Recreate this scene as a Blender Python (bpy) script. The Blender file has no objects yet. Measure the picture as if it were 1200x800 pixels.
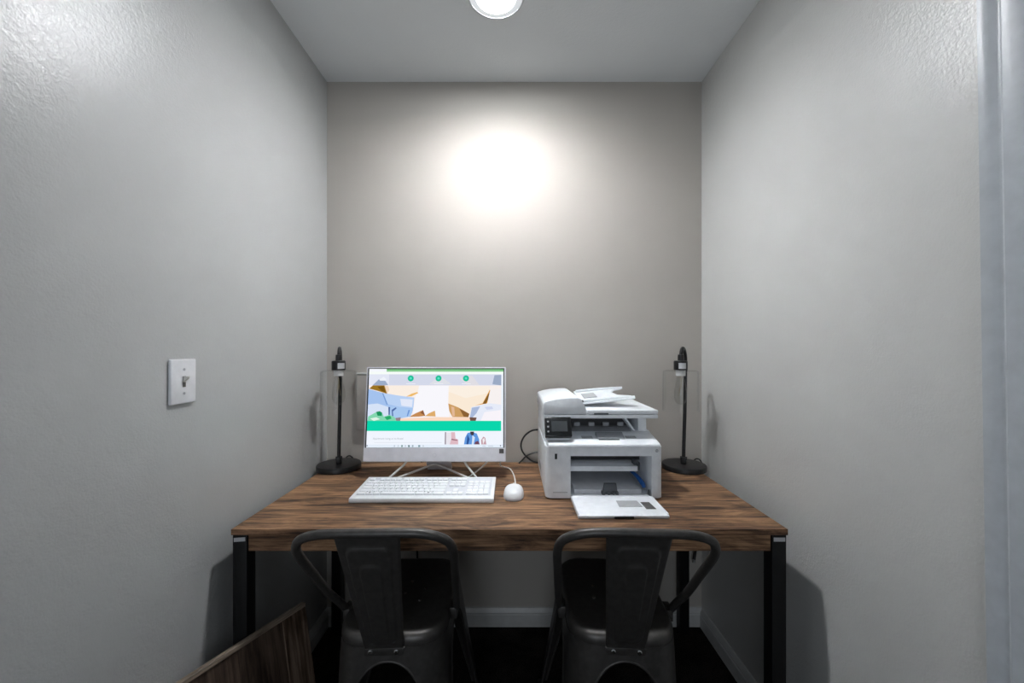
import bpy, bmesh, math, random
from mathutils import Vector, Matrix
random.seed(4)
R = math.radians
scene = bpy.context.scene
COL = scene.collection
CZ = 1.243            # camera height above the floor
DESK = 0.737          # desk top height

# ------------------------------------------------------------------ materials
def new_mat(name):
    m = bpy.data.materials.new(name); m.use_nodes = True
    nt = m.node_tree
    return m, nt, nt.nodes['Principled BSDF']

def ramp(nt, stops):
    r = nt.nodes.new('ShaderNodeValToRGB')
    e = r.color_ramp.elements
    while len(e) < len(stops): e.new(0.5)
    for k, (p, c) in enumerate(stops):
        e[k].position = p; e[k].color = (*c, 1)
    return r

def noise(nt, scale, detail=4, rough=0.55, vec=None, dist=0.0):
    n = nt.nodes.new('ShaderNodeTexNoise')
    n.inputs['Scale'].default_value = scale; n.inputs['Detail'].default_value = detail
    n.inputs['Roughness'].default_value = rough; n.inputs['Distortion'].default_value = dist
    if vec is not None: nt.links.new(vec, n.inputs['Vector'])
    return n

def coords(nt, scale=(1, 1, 1), loc=(0, 0, 0)):
    t = nt.nodes.new('ShaderNodeTexCoord'); mp = nt.nodes.new('ShaderNodeMapping')
    mp.inputs['Scale'].default_value = scale; mp.inputs['Location'].default_value = loc
    nt.links.new(t.outputs['Object'], mp.inputs['Vector'])
    return mp.outputs['Vector']

def bump(nt, bs, h, strength, dist=0.002):
    b = nt.nodes.new('ShaderNodeBump'); b.inputs['Strength'].default_value = strength
    b.inputs['Distance'].default_value = dist
    nt.links.new(h, b.inputs['Height']); nt.links.new(b.outputs['Normal'], bs.inputs['Normal'])

def plain(name, col, rough=0.5, metal=0.0, spec=0.5, var=0.06, scale=30):
    m, nt, bs = new_mat(name)
    n = noise(nt, scale, 3, vec=coords(nt))
    lo = tuple(c * (1 - var) for c in col); hi = tuple(min(1, c * (1 + var)) for c in col)
    r = ramp(nt, [(0.3, lo), (0.7, hi)])
    nt.links.new(n.outputs['Fac'], r.inputs['Fac'])
    nt.links.new(r.outputs['Color'], bs.inputs['Base Color'])
    bs.inputs['Roughness'].default_value = rough; bs.inputs['Metallic'].default_value = metal
    bs.inputs['Specular IOR Level'].default_value = spec
    return m

def wall_mat(name, col, rough=0.38, strength=0.35, spec=0.5):
    m, nt, bs = new_mat(name)
    v = coords(nt)
    big = noise(nt, 1.7, 3, vec=v)
    lo = tuple(c * 0.97 for c in col); hi = tuple(c * 1.03 for c in col)
    r = ramp(nt, [(0.35, lo), (0.65, hi)])
    nt.links.new(big.outputs['Fac'], r.inputs['Fac']); nt.links.new(r.outputs['Color'], bs.inputs['Base Color'])
    peel = noise(nt, 210, 3, 0.5, vec=v); peel2 = noise(nt, 85, 2, 0.5, vec=v)
    add = nt.nodes.new('ShaderNodeMath'); add.operation = 'ADD'
    nt.links.new(peel.outputs['Fac'], add.inputs[0]); nt.links.new(peel2.outputs['Fac'], add.inputs[1])
    bump(nt, bs, add.outputs[0], strength, 0.003)
    bs.inputs['Roughness'].default_value = rough
    bs.inputs['Specular IOR Level'].default_value = spec
    return m

def wood_mat(name, dark, mid, light, sx=1.0, bumpv=0.15, up=False):
    """grain running along local X"""
    m, nt, bs = new_mat(name)
    o3 = (lambda t: (t[2], t[1], t[0])) if up else (lambda t: t)
    vb = coords(nt, o3((2.1 * sx, 9, 9)))
    base = noise(nt, 1.6, 7, 0.66, vec=vb, dist=1.6)
    vf = coords(nt, o3((4.5 * sx, 120, 120)), (3, 1, 2))
    fine = noise(nt, 1.3, 5, 0.6, vec=vf, dist=0.35)
    vs = coords(nt, o3((1.2 * sx, 26, 26)), (7, 4, 1))
    streak = noise(nt, 1.5, 4, 0.7, vec=vs, dist=0.8)
    r = ramp(nt, [(0.30, dark), (0.46, mid), (0.70, light)])
    mixv = nt.nodes.new('ShaderNodeMath'); mixv.operation = 'MULTIPLY_ADD'
    nt.links.new(fine.outputs['Fac'], mixv.inputs[0]); mixv.inputs[1].default_value = 0.75
    nt.links.new(base.outputs['Fac'], mixv.inputs[2])
    m2 = nt.nodes.new('ShaderNodeMath'); m2.operation = 'MULTIPLY_ADD'
    nt.links.new(streak.outputs['Fac'], m2.inputs[0]); m2.inputs[1].default_value = 0.5
    nt.links.new(mixv.outputs[0], m2.inputs[2])
    sub = nt.nodes.new('ShaderNodeMath'); sub.operation = 'SUBTRACT'
    nt.links.new(m2.outputs[0], sub.inputs[0]); sub.inputs[1].default_value = 0.62
    nt.links.new(sub.outputs[0], r.inputs['Fac']); nt.links.new(r.outputs['Color'], bs.inputs['Base Color'])
    bump(nt, bs, fine.outputs['Fac'], bumpv, 0.001)
    bs.inputs['Roughness'].default_value = 0.55
    bs.inputs['Specular IOR Level'].default_value = 0.3
    return m

def emit_mat(name, col, s=1.0):
    m = bpy.data.materials.new(name); m.use_nodes = True
    nt = m.node_tree; nt.nodes.clear()
    e = nt.nodes.new('ShaderNodeEmission'); o = nt.nodes.new('ShaderNodeOutputMaterial')
    e.inputs['Color'].default_value = (*col, 1); e.inputs['Strength'].default_value = s
    nt.links.new(e.outputs[0], o.inputs['Surface'])
    return m

def lin(r, g, b):
    f = lambda c: (c / 255 / 12.92) if c / 255 <= 0.04045 else ((c / 255 + 0.055) / 1.055) ** 2.4
    return (f(r), f(g), f(b))

def thin_glass(name, tint=(0.994, 0.996, 0.996), refl=1.0):
    m = bpy.data.materials.new(name); m.use_nodes = True
    nt = m.node_tree; nt.nodes.clear()
    o = nt.nodes.new('ShaderNodeOutputMaterial'); mx = nt.nodes.new('ShaderNodeMixShader')
    tr = nt.nodes.new('ShaderNodeBsdfTransparent'); tr.inputs['Color'].default_value = (*tint, 1)
    gl = nt.nodes.new('ShaderNodeBsdfGlossy'); gl.inputs['Roughness'].default_value = 0.05
    lw = nt.nodes.new('ShaderNodeLayerWeight'); lw.inputs['Blend'].default_value = 0.5
    pw = nt.nodes.new('ShaderNodeMath'); pw.operation = 'POWER'; pw.inputs[1].default_value = 3.5
    ml = nt.nodes.new('ShaderNodeMath'); ml.operation = 'MULTIPLY_ADD'; ml.inputs[1].default_value = 0.42 * refl; ml.inputs[2].default_value = 0.012 * refl
    nt.links.new(lw.outputs['Facing'], pw.inputs[0]); nt.links.new(pw.outputs[0], ml.inputs[0]); nt.links.new(ml.outputs[0], mx.inputs[0])
    nt.links.new(tr.outputs[0], mx.inputs[1]); nt.links.new(gl.outputs[0], mx.inputs[2])
    nt.links.new(mx.outputs[0], o.inputs['Surface'])
    return m

M = {}
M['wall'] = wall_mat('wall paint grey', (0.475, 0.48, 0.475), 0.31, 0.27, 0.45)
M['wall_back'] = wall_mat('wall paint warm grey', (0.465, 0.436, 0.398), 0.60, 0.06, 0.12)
M['wall_right'] = wall_mat('wall paint grey lit side', (0.60, 0.598, 0.582), 0.31, 0.27, 0.5)  # side-wall grey raised: this wall's stronger light is put into the colour
M['ceiling'] = wall_mat('ceiling paint', (0.86, 0.89, 0.91), 0.6, 0.25)
M['trim'] = plain('white trim paint', (0.46, 0.49, 0.52), 0.35)
M['skirting'] = plain('white skirting paint', (0.58, 0.58, 0.57), 0.4)
M['desk_wood'] = wood_mat('rustic brown desk wood', (0.024, 0.013, 0.008), (0.145, 0.076, 0.040), (0.37, 0.212, 0.114), 1.1)
M['old_wood'] = wood_mat('dark weathered wood', (0.030, 0.018, 0.012), (0.075, 0.047, 0.031), (0.19, 0.135, 0.10), 0.8, 0.4, True)
M['old_wood_dark'] = wood_mat('dark brown weathered wood', (0.018, 0.011, 0.008), (0.05, 0.032, 0.023), (0.10, 0.068, 0.05), 0.8, 0.4, True)
M['old_edge'] = wood_mat('worn wood edge', (0.10, 0.075, 0.055), (0.22, 0.17, 0.13), (0.36, 0.29, 0.23), 0.8, 0.4)
M['black_metal'] = plain('black powder coat', (0.006, 0.006, 0.0065), 0.5, 0.0, 0.25)
M['lamp_black'] = plain('satin black lamp metal', (0.008, 0.008, 0.009), 0.38, 0.0, 0.4)
M['gunmetal'] = plain('gunmetal chair steel', (0.085, 0.080, 0.076), 0.42, 0.55, 0.5, 0.15, 60)
M['chrome'] = plain('bright steel', (0.7, 0.7, 0.7), 0.22, 1.0)
M['white_plastic'] = plain('white plastic', (0.78, 0.79, 0.81), 0.38)
M['key_plastic'] = plain('white key plastic', (0.80, 0.81, 0.84), 0.45)
M['key_gap'] = plain('keyboard deck plastic', (0.60, 0.61, 0.66), 0.5)
M['key_mark'] = plain('grey print', (0.12, 0.12, 0.14), 0.6)
M['printer_white'] = plain('printer shell plastic', (0.88, 0.91, 0.95), 0.42)
M['printer_grey'] = plain('printer grey plastic', (0.30, 0.315, 0.335), 0.45)
M['printer_dark'] = plain('printer dark plastic', (0.018, 0.019, 0.021), 0.5)
M['slate'] = plain('slate grey plastic', (0.075, 0.082, 0.092), 0.45)
M['paper'] = plain('white paper', (0.82, 0.83, 0.86), 0.8)
M['blue'] = plain('blue plastic', (0.02, 0.12, 0.42), 0.4)
M['sticker'] = plain('grey sticker', (0.42, 0.43, 0.45), 0.6)
M['sticker_dark'] = plain('dark sticker', (0.09, 0.085, 0.085), 0.6)
M['silver'] = plain('silver sticker', (0.55, 0.56, 0.57), 0.4, 0.3)
M['panel_black'] = plain('control panel black', (0.012, 0.013, 0.015), 0.25)
M['lcd'] = plain('dim panel display', (0.06, 0.065, 0.07), 0.15)
M['monitor_white'] = plain('monitor shell white', (0.82, 0.81, 0.86), 0.35)
M['bezel'] = plain('screen bezel black', (0.008, 0.008, 0.01), 0.3)
M['cable_white'] = plain('white cable', (0.75, 0.75, 0.73), 0.5)
M['cable_black'] = plain('black cable', (0.008, 0.008, 0.008), 0.5)
M['socket_white'] = plain('porcelain socket', (0.8, 0.8, 0.78), 0.4)
M['glass'] = thin_glass('clear glass')
M['bulb_glass'] = thin_glass('bulb glass', (0.96, 0.965, 0.96), 2.0)
M['filament'] = plain('filament wire', (0.4, 0.33, 0.2), 0.4, 0.8)
M['switch'] = plain('switch plate plastic', (0.80, 0.80, 0.82), 0.35)
M['toggle'] = plain('switch toggle plastic', (0.68, 0.66, 0.62), 0.4)
M['slot'] = plain('switch slot', (0.12, 0.11, 0.10), 0.6)
M['light_rim'] = plain('ceiling light rim', (0.62, 0.65, 0.68), 0.5)
M['cover_paint'] = plain('painted cover', (0.44, 0.41, 0.375), 0.55)
M['door'] = plain('door paint', (0.60, 0.63, 0.66), 0.4)

# carpet
m, nt, bs = new_mat('dark carpet')
n1 = noise(nt, 260, 3, 0.7, vec=coords(nt)); n2 = noise(nt, 7, 4, 0.6, vec=coords(nt))
r1 = ramp(nt, [(0.40, (0.005, 0.005, 0.005)), (0.72, (0.060, 0.054, 0.048))])
mm = nt.nodes.new('ShaderNodeMath'); mm.operation = 'MULTIPLY_ADD'; mm.inputs[1].default_value = 0.5
nt.links.new(n2.outputs['Fac'], mm.inputs[0]); nt.links.new(n1.outputs['Fac'], mm.inputs[2])
sb = nt.nodes.new('ShaderNodeMath'); sb.operation = 'SUBTRACT'; sb.inputs[1].default_value = 0.25
nt.links.new(mm.outputs[0], sb.inputs[0]); nt.links.new(sb.outputs[0], r1.inputs['Fac'])
nt.links.new(r1.outputs['Color'], bs.inputs['Base Color']); bump(nt, bs, n1.outputs['Fac'], 0.8, 0.01)
bs.inputs['Roughness'].default_value = 1.0; bs.inputs['Specular IOR Level'].default_value = 0.05
M['carpet'] = m

# ceiling lamp lens: brightest over the LEDs in the middle, dimmer at the rim of the lens
LIGHT = 330.0
m = bpy.data.materials.new('lit lens'); m.use_nodes = True
nt = m.node_tree; nt.nodes.clear()
o_ = nt.nodes.new('ShaderNodeOutputMaterial'); e_ = nt.nodes.new('ShaderNodeEmission')
tc = nt.nodes.new('ShaderNodeTexCoord'); sp = nt.nodes.new('ShaderNodeSeparateXYZ'); cb = nt.nodes.new('ShaderNodeCombineXYZ')
ln_ = nt.nodes.new('ShaderNodeVectorMath'); ln_.operation = 'LENGTH'
nt.links.new(tc.outputs['Object'], sp.inputs[0]); nt.links.new(sp.outputs[0], cb.inputs[0]); nt.links.new(sp.outputs[1], cb.inputs[1])
nt.links.new(cb.outputs[0], ln_.inputs[0])
mr = nt.nodes.new('ShaderNodeMapRange'); mr.interpolation_type = 'SMOOTHSTEP'
mr.inputs['From Min'].default_value = 0.035; mr.inputs['From Max'].default_value = 0.070
mr.inputs['To Min'].default_value = LIGHT; mr.inputs['To Max'].default_value = 0.75
nt.links.new(ln_.outputs['Value'], mr.inputs['Value']); nt.links.new(mr.outputs[0], e_.inputs['Strength'])
e_.inputs['Color'].default_value = (0.93, 0.97, 1.0, 1)
nt.links.new(e_.outputs[0], o_.inputs['Surface'])
M['lens'] = m

# ------------------------------------------------------------------ geometry helpers
def bm_new(): return bmesh.new()

def add_box(bm, x0, x1, y0, y1, z0, z1, bev=0.0, seg=2, mat=None):
    b = bmesh.new()
    vs = [b.verts.new((x, y, z)) for x in (x0, x1) for y in (y0, y1) for z in (z0, z1)]
    for f in ((0, 1, 3, 2), (4, 6, 7, 5), (0, 4, 5, 1), (2, 3, 7, 6), (0, 2, 6, 4), (1, 5, 7, 3)):
        b.faces.new([vs[i] for i in f])
    if bev > 0:
        bmesh.ops.bevel(b, geom=list(b.edges), offset=bev, segments=seg, affect='EDGES', profile=0.5)
    if mat is not None: b.transform(mat)
    join(bm, b)

def join(bm, b):
    mp = {v: bm.verts.new(v.co) for v in b.verts}
    for f in b.faces:
        try:
            nf = bm.faces.new([mp[v] for v in f.verts]); nf.material_index = f.material_index; nf.smooth = f.smooth
        except ValueError: pass
    b.free()

def add_prism(bm, poly, axis, a, b_, bev=0.0, seg=2):
    """poly: 2D points; axis 'x': (y,z) extruded x a..b ; 'y': (x,z) ; 'z': (x,y)"""
    def mk(p, t):
        if axis == 'x': return (t, p[0], p[1])
        if axis == 'y': return (p[0], t, p[1])
        return (p[0], p[1], t)
    b = bmesh.new()
    v0 = [b.verts.new(mk(p, a)) for p in poly]; v1 = [b.verts.new(mk(p, b_)) for p in poly]
    n = len(poly)
    b.faces.new(v0); b.faces.new(list(reversed(v1)))
    for i in range(n):
        b.faces.new([v0[i], v1[i], v1[(i + 1) % n], v0[(i + 1) % n]])
    bmesh.ops.recalc_face_normals(b, faces=list(b.faces))
    if bev > 0:
        bmesh.ops.bevel(b, geom=list(b.edges), offset=bev, segments=seg, affect='EDGES', profile=0.5)
    join(bm, b)

def smooth_path(pts, n=8):
    if len(pts) < 3 or n < 2: return [Vector(p) for p in pts]
    P = [Vector(p) for p in pts]; P = [2 * P[0] - P[1]] + P + [2 * P[-1] - P[-2]]
    out = []
    for i in range(1, len(P) - 2):
        for k in range(n):
            t = k / n
            a, b, c, d = P[i - 1], P[i], P[i + 1], P[i + 2]
            out.append(0.5 * ((2 * b) + (c - a) * t + (2 * a - 5 * b + 4 * c - d) * t * t + (3 * b - a - 3 * c + d) * t ** 3))
    out.append(P[-2])
    return out

def add_tube(bm, pts, r, seg=10, smooth=0, cap=True):
    P = smooth_path(pts, smooth) if smooth else [Vector(p) for p in pts]
    rs = list(r) if isinstance(r, (list, tuple)) else [r] * len(P)
    if len(rs) != len(P):
        m_ = len(rs) - 1
        rs = [rs[min(m_, int(q))] + (rs[min(m_, int(q) + 1)] - rs[min(m_, int(q))]) * (q - int(q)) for q in (m_ * i / (len(P) - 1) for i in range(len(P)))]
    rings = []; up = None
    for i, p in enumerate(P):
        t = (P[min(i + 1, len(P) - 1)] - P[max(i - 1, 0)]).normalized()
        if up is None:
            up = Vector((0, 0, 1)) if abs(t.z) < 0.9 else Vector((0, 1, 0))
        side = t.cross(up).normalized(); up = side.cross(t).normalized()
        rings.append([bm.verts.new(p + rs[i] * (math.cos(2 * math.pi * k / seg) * side + math.sin(2 * math.pi * k / seg) * up)) for k in range(seg)])
    for a, b in zip(rings, rings[1:]):
        for k in range(seg):
            f = bm.faces.new([a[k], a[(k + 1) % seg], b[(k + 1) % seg], b[k]]); f.smooth = True
    if cap:
        bm.faces.new(list(reversed(rings[0]))); bm.faces.new(rings[-1])

def add_lathe(bm, prof, seg=40, c=(0, 0, 0), cap0=True, cap1=True):
    """prof: (r,z) list"""
    rings = [[bm.verts.new((c[0] + r * math.cos(2 * math.pi * k / seg), c[1] + r * math.sin(2 * math.pi * k / seg), c[2] + z)) for k in range(seg)] for r, z in prof]
    for a, b in zip(rings, rings[1:]):
        for k in range(seg):
            f = bm.faces.new([a[k], a[(k + 1) % seg], b[(k + 1) % seg], b[k]]); f.smooth = True
    if cap0: bm.faces.new(list(reversed(rings[0])))
    if cap1: bm.faces.new(rings[-1])

def add_cyl(bm, p0, p1, r, seg=20): add_tube(bm, [p0, p1], r, seg)

ROOT_T = {}
def world_off(o):
    v = Vector((0, 0, 0))
    while o is not None:
        v += o.location; o = o.parent
    return v

def obj(name, bm, mat, parent=None, world=True, sharp=35, label=None, at=None, recalc=True, origin=None):
    """link bm as ONE mesh object. world=True: verts are in world space (parents unrotated)."""
    if recalc: bmesh.ops.recalc_face_normals(bm, faces=list(bm.faces))
    me = bpy.data.meshes.new(name); bm.to_mesh(me); bm.free()
    for mt in (mat if isinstance(mat, (list, tuple)) else [mat]): me.materials.append(mt)
    if sharp:
        for p in me.polygons: p.use_smooth = True
        me.set_sharp_from_angle(angle=R(sharp))
    o = bpy.data.objects.new(name, me); COL.objects.link(o)
    if origin is not None and world:
        base = Vector(origin)
        po = world_off(parent) if parent is not None else Vector((0, 0, 0))
        me.transform(Matrix.Translation(-base)); o.location = base - po
        if parent is not None: o.parent = parent
    elif parent is not None:
        o.parent = parent
        if world: me.transform(Matrix.Translation(-world_off(parent)))
    if label: o['label'] = label
    return o

def thing(name, label, cat, loc=(0, 0, 0), rotz=0.0, group=None):
    o = bpy.data.objects.new(name, None); COL.objects.link(o)
    o.location = loc; o.rotation_euler = (0, 0, rotz); o.empty_display_size = 0.05
    o['label'] = label; o['category'] = cat
    if group: o['group'] = group
    return o

def tag(o, label, cat, group=None):
    o['label'] = label; o['category'] = cat
    if group: o['group'] = group
    return o

def struct(name, bm, mat, parent=None, **k):
    o = obj(name, bm, mat, parent, **k)
    if parent is None: o['kind'] = 'structure'
    return o

# ------------------------------------------------------------------ room shell
XL, XR, YB, YF, ZC = -0.832, 0.852, 1.803, -1.5, 2.44
T = 0.10
HX0, HX1, LE, RE = -2.6, 2.6, 0.42, 0.615      # the alcove opens into a wider dim hall behind the camera
b = bm_new(); add_box(b, HX0 - T, HX1 + T, YF - T, YB + T, -0.1, 0.0); struct('floor', b, M['carpet'])['label'] = 'dark carpet floor'
b = bm_new(); add_box(b, HX0 - T, HX1 + T, YF - T, YB + T, ZC, ZC + 0.1); struct('ceiling', b, M['ceiling'])['label'] = 'plain grey ceiling'
b = bm_new(); add_box(b, XL - T, XR + T, YB, YB + T, 0, ZC); struct('wall_back', b, M['wall_back'])['label'] = 'warm grey back wall behind the desk'
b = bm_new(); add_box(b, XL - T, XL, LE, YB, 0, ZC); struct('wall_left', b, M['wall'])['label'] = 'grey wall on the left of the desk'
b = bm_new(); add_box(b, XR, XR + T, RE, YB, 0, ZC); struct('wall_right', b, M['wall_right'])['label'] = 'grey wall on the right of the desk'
b = bm_new(); add_box(b, HX0 - T, -0.8, YF - T, YF, 0, ZC); add_box(b, 0.2, HX1 + T, YF - T, YF, 0, ZC); add_box(b, -0.8, 0.2, YF - T, YF, 0, 0.5); add_box(b, -0.8, 0.2, YF - T, YF, 1.8, ZC); struct('wall_front', b, M['wall'])['label'] = 'grey hall wall behind the camera'
b = bm_new(); add_box(b, HX0 - T, HX0, YF, LE, 0, ZC); add_box(b, HX0, XL - T, LE, LE + T, 0, ZC); struct('wall_hall_left', b, M['wall'])
b = bm_new(); add_box(b, HX1, HX1 + T, YF, RE, 0, ZC); add_box(b, XR + T, HX1, RE, RE + T, 0, ZC); struct('wall_hall_right', b, M['wall'])

win = bm_new()  # window added out of view, as a source for the fill light
for x0, x1, z0_, z1_ in ((-0.8, -0.75, 0.5, 1.8), (0.15, 0.2, 0.5, 1.8), (-0.75, 0.15, 0.5, 0.55), (-0.75, 0.15, 1.75, 1.8), (-0.75, 0.15, 1.13, 1.17)):
    add_box(win, x0, x1, YF - 0.07, YF - 0.02, z0_, z1_, 0.003, 1)
win = struct('added_window_1', win, M['trim']); win['label'] = 'white framed window added unseen in the hall behind the camera for fill light'
b = bm_new(); add_box(b, -0.76, 0.16, YF - 0.048, YF - 0.044, 0.54, 1.76); obj('pane', b, M['glass'], win)

# moulded door casing on the right wall, leaning a hair out of plumb like in the photo
def casing_poly(y0, s):
    # (x, y) profile of the moulding; y0 outer edge, s = direction of the opening
    X = XR
    pr = [(0, 0), (0.014, 0.0), (0.018, 0.003), (0.018, 0.022), (0.0140, 0.028), (0.0140, 0.033), (0.0195, 0.040),
          (0.0195, 0.054), (0.0175, 0.062), (0.0165, 0.086), (0.010, 0.095), (0, 0.095)]
    return [(X - d, y0 + s * q) for d, q in pr]
b = bm_new(); add_prism(b, casing_poly(0.715, -1), 'z', 0, ZC - 0.002)
for v in b.verts: v.co.y += 0.013 * (v.co.z - 1.24)
struct('trim_1', b, M['trim'])['label'] = 'white moulded door casing at the right edge of the view'
# baseboards: stepped moulding
def base_prof(): return [(0, 0), (0.014, 0), (0.014, 0.052), (0.011, 0.056), (0.011, 0.060), (0.013, 0.063), (0.009, 0.072), (0.005, 0.080), (0, 0.082)]
b = bm_new(); add_prism(b, [(YB - d, z) for d, z in base_prof()], 'x', XL, XR); struct('baseboard_back', b, M['skirting'])
b = bm_new(); add_prism(b, [(XL + d, z) for d, z in base_prof()], 'y', LE, YB - 0.0145); struct('baseboard_left', b, M['skirting'])
b = bm_new(); add_prism(b, [(XR - d, z) for d, z in base_prof()], 'y', 0.725, YB - 0.0145); struct('baseboard_right', b, M['skirting'])
b = bm_new(); add_prism(b, [(YF + d, z) for d, z in base_prof()], 'x', HX0, HX1); struct('baseboard_front', b, M['skirting'])

# ------------------------------------------------------------------ ceiling light
LX, LY = -0.054, 1.345
def ceiling_light(x, y, label):
    t = thing('ceiling_light', label, 'ceiling light', (x, y, ZC))
    b = bm_new(); add_lathe(b, [(0.090, 0), (0.099, 0), (0.0995, -0.010), (0.096, -0.016), (0.091, -0.016)], 64, (x, y, ZC), False, False)
    obj('rim', b, M['light_rim'], t)
    b = bm_new()
    add_lathe(b, [(0.092, -0.012)] + [(0.092 * math.cos(a), -0.014 - 0.010 * math.sin(a)) for a in [R(k) for k in range(4, 90, 6)]] + [(0.001, -0.024)], 64, (x, y, ZC), False, True)
    obj('lens', b, M['lens'], t)
    return t
ceiling_light(LX, LY, 'round white lit ceiling light above the desk')

# ------------------------------------------------------------------ desk
DX0, DX1, DYF, DYB = -0.787, 0.773, 1.122, 1.783
desk = thing('desk', 'wide rustic brown wood desk with black metal legs against the back wall', 'desk', ((DX0 + DX1) / 2, (DYF + DYB) / 2, 0))
b = bm_new(); add_box(b, DX0, DX1, DYF, DYB, DESK - 0.017, DESK, 0.0012, 1); obj('tabletop', b, M['desk_wood'], desk)
LW = 0.040
b = bm_new(); add_box(b, DX0 + LW + 0.004, DX1 - LW - 0.004, DYF + 0.008, DYF + 0.024, 0.672, DESK - 0.0175, 0.001, 1)
ap = obj('apron', b, M['desk_wood'], desk, origin=(0.13, DYF + 0.9, 0.93))
b = bm_new(); add_box(b, DX0 + LW + 0.004, DX1 - LW - 0.004, DYB - 0.024, DYB - 0.008, 0.672, DESK - 0.0175, 0.001, 1)
obj('apron', b, M['desk_wood'], desk)
for sx in (0, 1):
    x0 = DX0 + 0.003 if sx == 0 else DX1 - 0.003 - LW
    for sy in (0, 1):
        y0 = DYF + 0.003 if sy == 0 else DYB - 0.003 - LW
        b = bm_new(); add_box(b, x0, x0 + LW, y0, y0 + LW, 0.0, DESK - 0.0175, 0.002)
        leg = obj('leg', b, M['black_metal'], desk)
        b = bm_new(); add_lathe(b, [(0.015, 0.0), (0.017, 0.004), (0.012, 0.012)], 16, (x0 + LW / 2, y0 + LW / 2, -0.0005))
        obj('foot', b, M['black_metal'], leg)
        if sy == 0:
            b = bm_new()
            tilt = 0.05 if sx == 0 else 0.0
            cz = 0.7065; xa, xb = x0 + 0.004, x0 + LW - 0.004
            add_prism(b, [(xa, cz - 0.005 - tilt * 0.02), (xb, cz - 0.005 + tilt * 0.02), (xb, cz + 0.006 + tilt * 0.02), (xa, cz + 0.006 - tilt * 0.02)], 'y', y0 - 0.0008, y0 + 0.0002)
            st = obj('sticker', b, M['silver'], leg, label='small silver sticker at the top of the leg')
    b = bm_new(); add_box(b, x0 + 0.008, x0 + LW - 0.008, DYF + 0.0435, DYB - 0.0435, 0.672, 0.712, 0.002)
    obj('side_rail', b, M['black_metal'], desk)

# ------------------------------------------------------------------ chairs
# local frame: origin on the floor under the seat, +Y towards the desk, -Y the backrest
SH = 0.480
def outline(n_corner=10, hw=0.155, y0=-0.198, y1=0.205, r=0.080):
    """rounded square as a closed list with the rear edge a touch bowed"""
    pts = []
    for (cx, cy, a0) in ((hw - r, y1 - r, 0), (-hw + r, y1 - r, 90), (-hw + r, y0 + r, 180), (hw - r, y0 + r, 270)):
        for k in range(n_corner + 1):
            a = R(a0 + 90 * k / n_corner)
            x, y = cx + r * math.cos(a), cy + r * math.sin(a)
            pts.append((x * (1 - 0.06 * (y1 - y) / (y1 - y0)), y))
    return pts

def resample(pts, n):
    P = [Vector(p) for p in pts] + [Vector(pts[0])]
    d = [0]
    for a, c in zip(P, P[1:]): d.append(d[-1] + (c - a).length)
    out = []
    for k in range(n):
        s = d[-1] * k / n
        i = max(j for j in range(len(d)) if d[j] <= s); i = min(i, len(P) - 2)
        t = (s - d[i]) / max(1e-9, d[i + 1] - d[i]); out.append(P[i].lerp(P[i + 1], t))
    return out

def per(n=400):
    return resample(outline(), n)
PER = per(); PERN = len(PER)
PL = sum((PER[(i + 1) % PERN] - PER[i]).length for i in range(PERN))
def out_pt(s):
    """point of the outline at arc length s (wraps)"""
    f = (s / PL) % 1.0 * PERN; i = int(f) % PERN
    return PER[i].lerp(PER[(i + 1) % PERN], f - int(f))
def arc_of(pt):
    best = min(range(PERN), key=lambda i: (PER[i] - Vector(pt)).length); return best * PL / PERN

def add_thick(bm, grid, t):
    """grid of points -> closed sheet of thickness t (offset along normals)"""
    nr, nc = len(grid), len(grid[0])
    def nrm(i, j):
        a = grid[min(i + 1, nr - 1)][j] - grid[max(i - 1, 0)][j]; c = grid[i][min(j + 1, nc - 1)] - grid[i][max(j - 1, 0)]
        v = a.cross(c); return v.normalized() if v.length > 1e-9 else Vector((0, 0, 1))
    A = [[bm.verts.new(grid[i][j]) for j in range(nc)] for i in range(nr)]
    B = [[bm.verts.new(grid[i][j] + nrm(i, j) * t) for j in range(nc)] for i in range(nr)]
    for i in range(nr - 1):
        for j in range(nc - 1):
            bm.faces.new([A[i][j], A[i][j + 1], A[i + 1][j + 1], A[i + 1][j]])
            bm.faces.new([B[i][j], B[i + 1][j], B[i + 1][j + 1], B[i][j + 1]])
    for i in range(nr - 1):
        bm.faces.new([A[i][0], A[i + 1][0], B[i + 1][0], B[i][0]]); bm.faces.new([A[i][-1], B[i][-1], B[i + 1][-1], A[i + 1][-1]])
    for j in range(nc - 1):
        bm.faces.new([A[0][j], B[0][j], B[0][j + 1], A[0][j + 1]]); bm.faces.new([A[-1][j], A[-1][j + 1], B[-1][j + 1], B[-1][j]])

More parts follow.
